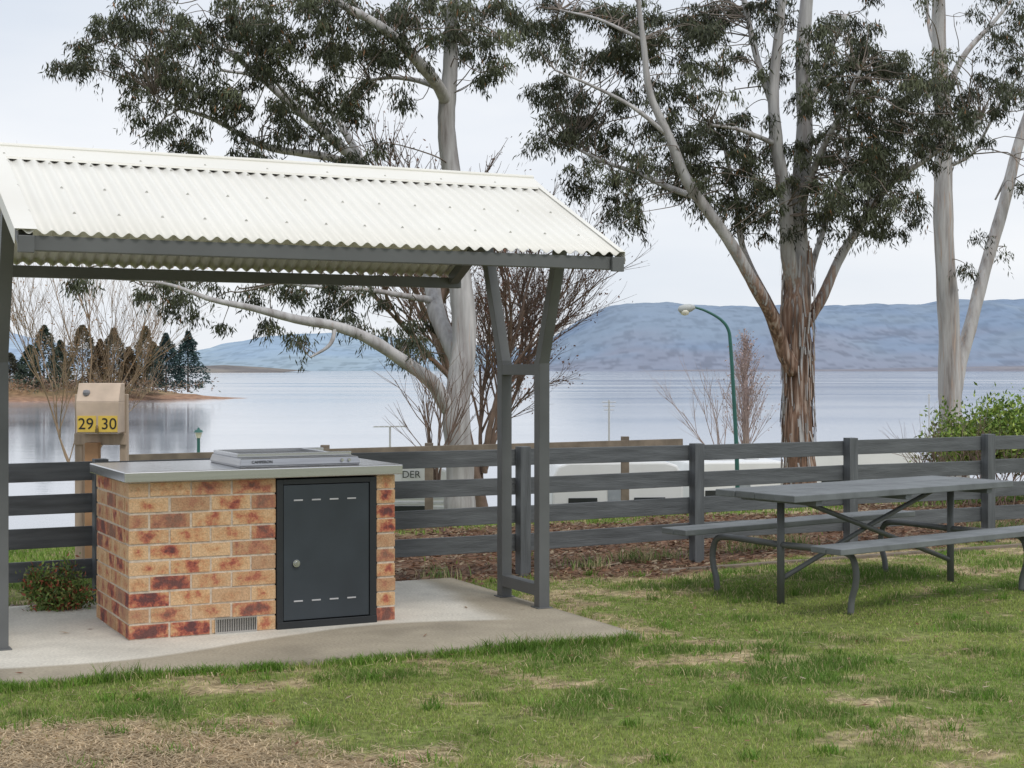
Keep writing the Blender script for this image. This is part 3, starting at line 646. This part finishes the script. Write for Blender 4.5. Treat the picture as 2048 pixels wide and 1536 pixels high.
def leafs(name,tips,m,par,n,ln,col,sg=.05):
    A=np.array([tips[i] for i in rng.integers(0,len(tips),n)])+rng.normal(0,sg,(n,3)); D=rng.normal(size=(n,3)); D/=np.linalg.norm(D,axis=1)[:,None]
    L=ln*(.6+.8*rng.random(n)); V,Fc,C=leafmesh(A,D,L,L*.5,np.array(col)*(.6+.8*rng.random((n,1)))); np_mesh(name,V,[Fc],m,C,par)
random.seed(11)
m_tw=mat('brown_twig',(.20,.14,.11),.9,6,.3)
b1=empty('bare_tree'); mb=MB(); tips=[]
p0=P(968,1030,22)
for dx,L,r in ((.0,2.8,.09),(.12,2.4,.05),(.22,2.0,.04),(-.08,2.2,.04),(.32,1.6,.03)):
    bare(mb,p0+Vector((0,0,.6 if dx>.1 else 0)),(dx,random.uniform(-.15,.15),1),L,r,4,.48,.04,tips,4,(4,6))
mb.build('branches',m_tw,b1,sm=True); leafs('dry_leaves',tips,m_leaf,b1,4200,.045,(.20,.10,.07))
b2=empty('bare_tree'); mb=MB(); tips=[]; m_tw2=mat('willow_twig',(.36,.26,.18),.9,6,.3)
p0=P(160,980,26)
for dx,L in ((-.22,2.5),(0,3.0),(.2,2.6),(.35,2.0),(-.4,1.9)):
    bare(mb,p0,(dx,random.uniform(-.15,.15),1),L,.020,3,.42,.05,tips,4,(5,7))
mb.build('branches',m_tw2,b2,sm=True); leafs('buds',tips,m_leaf,b2,700,.04,(.30,.16,.07))
b3=empty('poplar_tree'); mb=MB(); tips=[]; p0=P(1492,930,50)
mb.tube([p0,P(1492,800,50),P(1490,668,50)],[.12,.08,.01],6)
for i in range(130):
    t=random.random(); b_=p0.lerp(P(1490,690,50),t); bare(mb,b_,(random.gauss(0,.26),random.gauss(0,.26),1),1.3*(1.15-t)+.2,.012,1,.3,.04,tips,3,(2,4))
mb.build('branches',mat('poplar_twig',(.42,.33,.32),.9,6,.2),b3,sm=True); leafs('buds',tips,m_leaf,b3,1500,.07,(.40,.30,.28))
b4=empty('bare_shrub'); mb=MB(); tips=[]
for i in range(7): bare(mb,P(870+random.uniform(-6,10),985,17.2),(random.gauss(-.05,.13),random.gauss(0,.13),1),1.0,.012,2,.4,.05,tips,4,(3,4))
mb.build('branches',m_tw,b4,sm=True)
b5=empty('bare_shrub'); mb=MB(); tips=[]
for i in range(6): bare(mb,P(1440,930,40),(random.gauss(-.1,.35),random.gauss(0,.2),1),1.7,.015,2,.45,.05,tips,4,(3,4))
mb.build('branches',mat('pale_twig',(.36,.28,.26),.9,6,.2),b5,sm=True)
b6=empty('bare_shrub'); mb=MB(); tips=[]
for i in range(22): bare(mb,P(1930+random.uniform(-100,100),1010,17.5),(random.gauss(0,.4),random.gauss(0,.3),1),.6,.009,2,.6,.02,tips,4,(3,5))
mb.build('branches',m_tw,b6,sm=True)
def shrub(name,c,R,n,ln,cols,ww=.4):
    e=empty(name); A=[];mb=MB(); c=Vector(c)
    k=max(10,n//130); cen=[]
    for i in range(k):
        v=Vector((random.gauss(0,1),random.gauss(0,1),abs(random.gauss(0,.9)))).normalized()*random.uniform(.45,1)
        q=c+Vector((v.x*R[0],v.y*R[1],v.z*R[2])); cen.append(q); mb.tube([c,c.lerp(q,.5)+Vector((0,0,.05*R[2])),q],[.012,.008,.003],5)
    cc=np.array(cen)[rng.integers(0,k,n)]; A=cc+rng.normal(0,1,(n,3))*np.array(R)*.14; A[:,2]=np.maximum(A[:,2],c.z+.01)
    D=rng.normal(size=(n,3)); D[:,2]+=.6; D/=np.linalg.norm(D,axis=1)[:,None]; L=ln*(.6+.8*rng.random(n))
    cols=np.array(cols); Cc=cols[rng.integers(0,len(cols),n)]*(.6+.8*rng.random((n,1)))
    V,Fc,C=leafmesh(A,D,L,L*ww,Cc); np_mesh('leaves',V,[Fc],m_leaf,C,e); mb.build('stems',m_tw,e)
shrub('low_shrub',(-2.91,9.98,-.01),(.24,.17,.31),4200,.032,[(.15,.25,.06),(.22,.32,.08),(.11,.16,.05),(.38,.11,.06),(.34,.36,.13)])
cc=P(1985,0,18.2); shrub('green_shrub',(cc.x,18.2,.45),(.75,.6,.72),12000,.06,[(.19,.30,.05),(.30,.38,.08),(.11,.18,.04)])
cc=P(2120,0,18.6); shrub('green_shrub',(cc.x,18.6,.3),(.7,.6,.75),9000,.06,[(.19,.30,.05),(.11,.19,.04)])
sp_=empty('strappy_plants')
for (px,py,nn) in ((1535,1092,60),(1270,1118,50),(1590,1085,40),(1180,1130,30),(1975,1052,60),(2020,1056,50),(880,1150,20),(1330,1112,25),(1480,1098,25)):
    Yq=4763/(py-738); xq=(px-1024)/F*Yq; k=nn*3
    blades('leaves' ,xq+rng.normal(0,.10,k),Yq+rng.normal(0,.05,k),.05+.10*rng.random(k),np.full(k,.008),np.where(rng.random((k,1))<.45,[[.55,.47,.28]],[[.18,.28,.08]])*(.7+.5*rng.random((k,1))),m_grass,1.2,sp_)
# ---------------------------------------------------------------- lamps, antennas
m_green=mat('green_pole_paint',(.03,.13,.11),.45,4,.1); m_lens=mat('lamp_lens',(.78,.76,.66),.3,4,.03); m_dk=mat('dark_metal',(.04,.05,.05),.5)
sl_=empty('street_lamp'); mb=MB(); Yl=30
pts=catmull([P(1477,1130,Yl),P(1474,930,Yl),P(1468,800,Yl),P(1461,690,Yl),P(1456,658,Yl),P(1440,638,Yl),P(1412,622,Yl),P(1388,614,Yl)],5)
nq=len(pts); mb.tube([Vector(p) for p in pts],[.046-.026*i/nq for i in range(nq)],10); mb.build('pole',m_green,sl_,sm=True)
mb=MB(); h0=P(1390,614,Yl); h1=P(1356,620,Yl)
mb.tube([h0,h0.lerp(h1,.25),h0.lerp(h1,.6),h0.lerp(h1,.9),h1],[.035,.075,.09,.07,.02],12); mb.build('lamp_head',mat('grey_lamp_head',(.45,.47,.46),.5),sl_,sm=True)
mb=MB(); c=h0.lerp(h1,.6); mb.lathe((c.x,c.y,c.z-.13),[(.02,0),(.07,.02),(.09,.07),(.085,.10)],14); mb.build('lens',m_lens,sl_,sm=True)
ll=empty('lantern_post'); mb=MB(); b_=P(397,876,38); mb.tube([Vector((b_.x,38,-3.6)),b_],.04,8); mb.lathe((b_.x,38,b_.z+.14),[(.12,0),(.09,.05),(.03,.08),(.02,.12)],10); mb.build('post',m_green,ll)
mb=MB(); mb.lathe((b_.x,38,b_.z),[(.05,0),(.09,.13)],8); mb.build('lantern_glass',m_lens,ll)
m_al=mat('aluminium',(.6,.6,.6),.4,4,.05,0,.6)
def antenna(px,pt_,pbm,Y,w,n,kind=0):
    e=empty('tv_antenna'); mb=MB(); a=P(px,pbm,Y); c=P(px,pt_,Y); mb.tube([a,c],.022,6)
    if kind==0:
        mb.tube([c+Vector((-w,-.1,0)),c+Vector((w,.1,0))],.015,5)
        for i in range(n):
            q=c+Vector((-w+2*w*i/(n-1),-.1+.2*i/(n-1),0)); l=.12+.10*i/(n-1); mb.tube([q+Vector((0,-l*2,0)),q+Vector((0,l*2,0))],.008,4)
    else:
        for i in range(n):
            q=c+Vector((0,0,-.05-.09*i)); mb.tube([q+Vector((-w*(1-.15*i),0,0)),q+Vector((w*(1-.15*i),0,0))],.009,4)
    mb.build('mast_and_elements',m_al,e)
antenna(780,853,930,32,.32,7); antenna(1218,800,930,36,.16,3,1); antenna(1858,788,900,60,.06,4,1)
# ---------------------------------------------------------------- caravans and car
m_white=mat('caravan_white',(.76,.77,.77),.4,2,.04); m_glass=mat('dark_glass',(.03,.035,.04),.12,2,.1); m_rub=mat('rubber',(.03,.03,.03),.8); m_grey=mat('grey_stripe',(.3,.33,.36),.5)
def caravan(px0,px1,ptop,Y,rot,depth=2.2,ht=2.5,ribs=False,txt=None):
    e=empty('caravan'); p0=P(px0,ptop,Y);p1=P(px1,ptop,Y); L=(p1-p0).length/math.cos(rot); zt=p0.z
    M=Matrix.Translation((p0.x,Y,zt-ht))@Matrix.Rotation(rot,4,'Z'); mb=MB(M)
    prof=[(0,.55),(.0,ht-.25),(.10,ht-.06),(.3,ht),(L-.3,ht),(L-.1,ht-.06),(L,ht-.3),(L,1.0),(L-.25,.55)]
    n=len(prof); mb.add([(x,0,z) for x,z in prof]+[(x,depth,z) for x,z in prof],[tuple(range(n)),tuple(range(2*n-1,n-1,-1))]+[(i,i+n,(i+1)%n+n,(i+1)%n) for i in range(n)])
    mb.build('body',m_white,e,bevel=.04)
    mb=MB(M); mb.box(L*.12,L*.34,-.02,-.004,ht-1.15,ht-.6); mb.box(L*.62,L*.86,-.02,-.004,ht-1.15,ht-.6); mb.build('windows',m_glass,e,bevel=.01)
    mb=MB(M); mb.box(L*.42,L*.55,-.015,-.003,.6,ht-.35); mb.box(.02,L-.02,-.01,-.002,ht-1.5,ht-1.35)
    if ribs:
        for i in range(22): z=ht-.5-i*.075; mb.box(.02,L-.02,-.012,-.001,z,z+.035)
    mb.build('door_and_trim',m_grey if not ribs else mat('rib_grey',(.5,.52,.54),.5),e)
    mb=MB(M)
    for y in (.05,depth-.25): mb.tube([(L*.5,y,.33),(L*.5,y+.2,.33)],.33,20)
    mb.box(-1.1,0,depth/2-.05,depth/2+.05,.45,.55); mb.build('wheels_and_drawbar',m_rub,e)
    mb=MB(M); mb.box(L*.25,L*.5,depth*.3,depth*.7,ht+.002,ht+.12); mb.box(L*.62,L*.75,depth*.35,depth*.6,ht+.002,ht+.08); mb.build('roof_vents',m_white,e,bevel=.02)
    if txt:
        q=M@Vector((L-.62,-.03,ht-.135)); text('side_lettering',txt,.15,q,rot,m_dk,e)
    return e
caravan(560,905,932,23,.05,2.2,2.5,True,'DER')
caravan(1105,1370,925,26,.1,2.3,2.5)
caravan(1615,1845,903,38,-.05,2.3,2.5)
caravan(1385,1600,925,33,.15,2.3,2.5)
car=empty('parked_car'); c0=P(1385,1000,21.5); M=Matrix.Translation((c0.x,21.5,-1.9))@Matrix.Rotation(.12,4,'Z'); mb=MB(M)
prof=[(0,.35),(0,.95),(.9,1.08),(1.55,1.68),(3.2,1.72),(3.9,1.1),(4.1,.9),(4.1,.35)]; n=len(prof)
mb.add([(x,0 if z<1.2 else .15,z) for x,z in prof]+[(x,1.8 if z<1.2 else 1.65,z) for x,z in prof],[tuple(range(n)),tuple(range(2*n-1,n-1,-1))]+[(i,i+n,(i+1)%n+n,(i+1)%n) for i in range(n)])
mb.build('body',mat('silver_paint',(.45,.47,.5),.3,3,.05,0,.3),car,bevel=.05)
mb=MB(M); mb.add([(1.12,.08,1.15),(2.2,.08,1.15),(2.2,.12,1.6),(1.62,.12,1.6)],[(0,1,2,3)]); mb.add([(2.3,.08,1.15),(3.7,.08,1.15),(3.2,.12,1.6),(2.3,.12,1.6)],[(0,1,2,3)]); mb.add([(.93,.25,1.13),(.93,1.55,1.13),(1.48,1.5,1.64),(1.48,.3,1.64)],[(0,1,2,3)]); mb.build('windows',m_glass,car)
mb=MB(M)
for x in (.8,3.2):
    for y in (-.02,1.6): mb.tube([(x,y,.34),(x,y+.22,.34)],.34,20)
mb.build('wheels',m_rub,car)
# ---------------------------------------------------------------- lake
m,nt,b=newmat('lake_water'); L_=nt.links.new
b.inputs['Base Color'].default_value=(.32,.35,.41,1); b.inputs['Roughness'].default_value=.12; b.inputs['IOR'].default_value=1.33
tc=N(nt,'ShaderNodeTexCoord'); mp=N(nt,'ShaderNodeMapping'); mp.inputs['Scale'].default_value=(.35,1.2,1); L_(tc.outputs['Object'],mp.inputs['Vector'])
no=N(nt,'ShaderNodeTexNoise'); no.inputs['Scale'].default_value=1.4; no.inputs['Detail'].default_value=3; L_(mp.outputs['Vector'],no.inputs['Vector'])
bp=N(nt,'ShaderNodeBump'); bp.inputs['Strength'].default_value=.14; bp.inputs['Distance'].default_value=.06; L_(no.outputs['Fac'],bp.inputs['Height']); L_(bp.outputs['Normal'],b.inputs['Normal'])
mp3=N(nt,'ShaderNodeMapping'); mp3.inputs['Scale'].default_value=(.006,.02,1); L_(tc.outputs['Object'],mp3.inputs['Vector'])
n9=N(nt,'ShaderNodeTexNoise'); n9.inputs['Scale'].default_value=1.; n9.inputs['Detail'].default_value=4; L_(mp3.outputs['Vector'],n9.inputs['Vector'])
mr=N(nt,'ShaderNodeMapRange'); mr.inputs['From Min'].default_value=.35; mr.inputs['From Max'].default_value=.65; mr.inputs['To Min'].default_value=.06; mr.inputs['To Max'].default_value=.15; L_(n9.outputs['Fac'],mr.inputs['Value']); L_(mr.outputs['Result'],b.inputs['Roughness'])
mb=MB(); mb.add([(-9000,-9000,-4),(9000,-9000,-4),(9000,9000,-4),(-9000,9000,-4)],[(0,1,2,3)]); mb.build('lake',m)
# ---------------------------------------------------------------- hills
def hills(name,prof,Ysh,Yr,ca,cb,cl,seed,nfreq=.004,rough=.055):
    px=np.array([p[0] for p in prof],float); pz=np.array([H+(738-p[1])/F*Yr for p in prof])
    xr=(px-1024)/F*Yr; xs=np.linspace(xr[0],xr[-1],900); hr=np.interp(xs,xr,pz)
    rows=np.linspace(0,1.3,60); V=[];C=[]
    for k in rows:
        f=math.sin(min(k,1)*math.pi/2)**1.3 if k<=1 else 1-(k-1)*1.5
        yv=Ysh+(Yr-Ysh)*k+ (fbm(xs,xs*0+k*30,.002,seed)-.5)*(Yr-Ysh)*.25
        ns_=(fbm(xs,yv,nfreq,seed+5,4)-.5)
        z=-4.5+(hr+4.5)*f+ns_*(hr.max())*rough*2*math.sin(min(k,1)*math.pi)+ (fbm(xs,xs*0,.02,seed+3,4)-.5)*hr.max()*.045*f
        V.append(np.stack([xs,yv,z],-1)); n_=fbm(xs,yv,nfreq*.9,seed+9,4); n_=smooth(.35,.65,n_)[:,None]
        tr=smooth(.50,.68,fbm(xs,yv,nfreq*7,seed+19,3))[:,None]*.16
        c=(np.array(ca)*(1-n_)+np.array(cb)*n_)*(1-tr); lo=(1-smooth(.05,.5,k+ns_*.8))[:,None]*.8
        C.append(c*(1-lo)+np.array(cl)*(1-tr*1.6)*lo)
    V=np.concatenate(V);gi=np.arange(len(V)).reshape(len(rows),-1); q=np.stack([gi[:-1,:-1],gi[:-1,1:],gi[1:,1:],gi[1:,:-1]],-1).reshape(-1,4)
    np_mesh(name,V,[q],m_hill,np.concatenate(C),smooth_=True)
m_hill=mat_v('haze_tinted_hillside',1.,.01,.06,0,0,0)  # bluish aerial haze of the ranges is painted into their vertex colours
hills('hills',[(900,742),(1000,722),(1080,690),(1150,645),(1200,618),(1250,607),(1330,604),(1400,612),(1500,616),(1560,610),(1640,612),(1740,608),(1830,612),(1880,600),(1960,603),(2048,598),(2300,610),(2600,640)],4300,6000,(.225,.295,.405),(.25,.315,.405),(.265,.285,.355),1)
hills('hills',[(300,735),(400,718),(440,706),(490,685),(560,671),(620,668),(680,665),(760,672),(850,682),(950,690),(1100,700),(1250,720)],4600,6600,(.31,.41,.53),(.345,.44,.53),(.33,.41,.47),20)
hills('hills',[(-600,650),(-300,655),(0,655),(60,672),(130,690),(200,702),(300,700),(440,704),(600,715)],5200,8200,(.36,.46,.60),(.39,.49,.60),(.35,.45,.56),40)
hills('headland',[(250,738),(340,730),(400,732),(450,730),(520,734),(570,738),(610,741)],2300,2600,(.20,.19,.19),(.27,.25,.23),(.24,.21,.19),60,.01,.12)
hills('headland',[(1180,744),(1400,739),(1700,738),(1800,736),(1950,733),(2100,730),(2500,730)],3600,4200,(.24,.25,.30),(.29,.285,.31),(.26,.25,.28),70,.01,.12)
# ---------------------------------------------------------------- island with pines
xs=np.linspace(-190,-45,150); ys_=np.linspace(245,340,80); X,Y=np.meshgrid(xs,ys_)
e=np.sqrt(((X+125)/76)**2+((Y-292)/36)**2); Zi=-4.6+3.3*(1-smooth(.55,1.05,e+(fbm(X,Y,.08,5)-.5)*.25))+.5*fbm(X,Y,.3,8)*(e<1)
nI=fbm(X,Y,.25,9); lo=smooth(-3.9,-2.6,Zi)[...,None]
C=np.array([.36,.22,.15])*(1-lo)+lo*(np.array([.30,.16,.095])*(1-nI[...,None])+np.array([.22,.2,.11])*nI[...,None])
gi=np.arange(X.size).reshape(X.shape); q=np.stack([gi[:-1,:-1],gi[:-1,1:],gi[1:,1:],gi[1:,:-1]],-1).reshape(-1,4)
np_mesh('island',np.stack([X,Y,Zi],-1).reshape(-1,3),[q],mat_v('island_earth',.95,.8,.3,0,0,.1),C.reshape(-1,3),smooth_=True)
VV=[];FF=[];CC=[];off=0; trk=MB()
def pine(x,y,z,h,w,col,n=4200):
    global off
    trk.tube([(x,y,z-.5),(x,y,z+h*.95)],[.2,.04],6)
    sd=int(abs(x)*10)%90; t=rng.random(n)**.85
    a=rng.random(n)*6.283; lob=.45+1.05*vnoise(a*1.6,t*9,1.,sd)
    rad=w*(1.02-t)**.7*lob*(.4+.65*rng.random(n)**.5); rad=np.where(t<.1,rad*.7,rad)
    pos=np.stack([x+np.cos(a)*rad,y+np.sin(a)*rad,z+h*(.05+.95*t)-rad*.15],-1)
    D=np.stack([np.cos(a),np.sin(a),-.1+.4*rng.random(n)],-1)+rng.normal(0,.4,(n,3)); D/=np.linalg.norm(D,axis=1)[:,None]
    L=.3+.35*rng.random(n); V,Fc,C=leafmesh(pos-D*.3,D,L,L*.45,np.array(col)*(.4+1.1*rng.random((n,1)))); VV.append(V);FF.append(Fc+off);CC.append(C);off+=len(V)
g_=(.055,.085,.062); br=(.15,.105,.06); bl=(.05,.09,.085)
for px,tp_,w,Yp_,cl in ((20,706,3.0,285,(.13,.13,.10)),(60,690,2.4,280,g_),(88,650,3.2,275,g_),(120,680,2.3,290,g_),(165,650,4.0,280,(.13,.11,.065)),(200,678,2.4,276,br),(228,656,3.0,284,(.10,.10,.07)),(258,694,2.0,276,br),(290,652,3.0,278,(.12,.11,.06)),(306,684,2.0,286,g_),(332,666,2.6,274,bl),(376,662,2.9,276,bl),(-40,670,3,285,g_),(-90,660,3,280,g_)):
    zt=H+(738-tp_)/F*Yp_; x=(px-1024)/F*Yp_; pine(x,Yp_,-2.1,zt+2.1,w*1.2,cl)
np_mesh('pine_trees',np.concatenate(VV),[np.concatenate(FF)],m_leaf,np.concatenate(CC))
trk.build('pine_trunks',m_tw)
n=9000; bx=-165+112*rng.random(n); by=262+20*rng.random(n); hump=1.3+1.6*vnoise(bx,by,.18,66)+np.where(bx<-93,1.5,0); keep=(bx<-60)|(rng.random(n)<.25)
bx,by,hump=bx[keep],by[keep],hump[keep]; n=len(bx); bz=-2.4+hump*rng.random(n); D=rng.normal(size=(n,3)); D/=np.linalg.norm(D,axis=1)[:,None]; L=.4+.4*rng.random(n)
pal=np.array([[.2,.15,.11],[.26,.16,.1],[.12,.13,.08],[.3,.21,.16]]); V,Fc,C=leafmesh(np.stack([bx,by,bz],-1),D,L,L*.35,pal[rng.integers(0,4,n)]); np_mesh('island_scrub',V,[Fc],m_leaf,C)
# ---------------------------------------------------------------- world, sun, camera
S=Vector((.35,-.55,.95)).normalized()
w=bpy.data.worlds.new('World'); scene.world=w; w.use_nodes=True; nt=w.node_tree; nt.nodes.clear(); L_=nt.links.new
out=N(nt,'ShaderNodeOutputWorld'); bg=N(nt,'ShaderNodeBackground'); bg.inputs['Strength'].default_value=.11; L_(bg.outputs[0],out.inputs[0])
sky=N(nt,'ShaderNodeTexSky'); sky.sky_type='NISHITA'; sky.sun_disc=False; sky.sun_elevation=math.asin(S.z); sky.sun_rotation=math.atan2(S.x,S.y)
tc=N(nt,'ShaderNodeTexCoord'); mp=N(nt,'ShaderNodeMapping'); mp.inputs['Scale'].default_value=(1.2,1.2,4.5); L_(tc.outputs['Generated'],mp.inputs['Vector'])
no=N(nt,'ShaderNodeTexNoise'); no.inputs['Scale'].default_value=1.7; no.inputs['Detail'].default_value=5; no.inputs['Roughness'].default_value=.5; L_(mp.outputs['Vector'],no.inputs['Vector'])
sx_=N(nt,'ShaderNodeSeparateXYZ'); L_(tc.outputs['Generated'],sx_.inputs[0])
hz=N(nt,'ShaderNodeMapRange'); hz.inputs['From Min'].default_value=0; hz.inputs['From Max'].default_value=.28; hz.inputs['To Min'].default_value=.14; hz.inputs['To Max'].default_value=-.05; L_(sx_.outputs['Z'],hz.inputs['Value'])
ad=N(nt,'ShaderNodeMath',operation='ADD'); L_(no.outputs['Fac'],ad.inputs[0]); L_(hz.outputs['Result'],ad.inputs[1])
cr=N(nt,'ShaderNodeValToRGB'); e=cr.color_ramp.elements; e[0].position=.32; e[0].color=(.66,.72,.81,1); e[1].position=.68; e[1].color=(.875,.89,.92,1); L_(ad.outputs[0],cr.inputs['Fac'])
sc=N(nt,'ShaderNodeVectorMath',operation='SCALE'); sc.inputs['Scale'].default_value=10; L_(cr.outputs['Color'],sc.inputs[0])
mx=N(nt,'ShaderNodeMix',data_type='RGBA'); mx.inputs['Factor'].default_value=.93; L_(sky.outputs[0],mx.inputs['A']); L_(sc.outputs[0],mx.inputs['B']); L_(mx.outputs['Result'],bg.inputs['Color'])
sd=bpy.data.lights.new('sun','SUN'); sd.energy=1.5; sd.angle=math.radians(14); sd.color=(1,.95,.88); so=bpy.data.objects.new('sun',sd); so.rotation_euler=S.to_track_quat('Z','Y').to_euler(); COL.objects.link(so)
cd=bpy.data.cameras.new('camera'); cam=bpy.data.objects.new('camera',cd); COL.objects.link(cam); cam.location=(0,0,H); cam.rotation_euler=(math.pi/2,0,0)
cd.sensor_width=36; cd.lens=36*F/2048; cd.shift_y=-30/2048; cd.clip_end=30000; cd.clip_start=.1; scene.camera=cam
scene.view_settings.view_transform='Standard'; scene.view_settings.look='None'; scene.view_settings.exposure=0
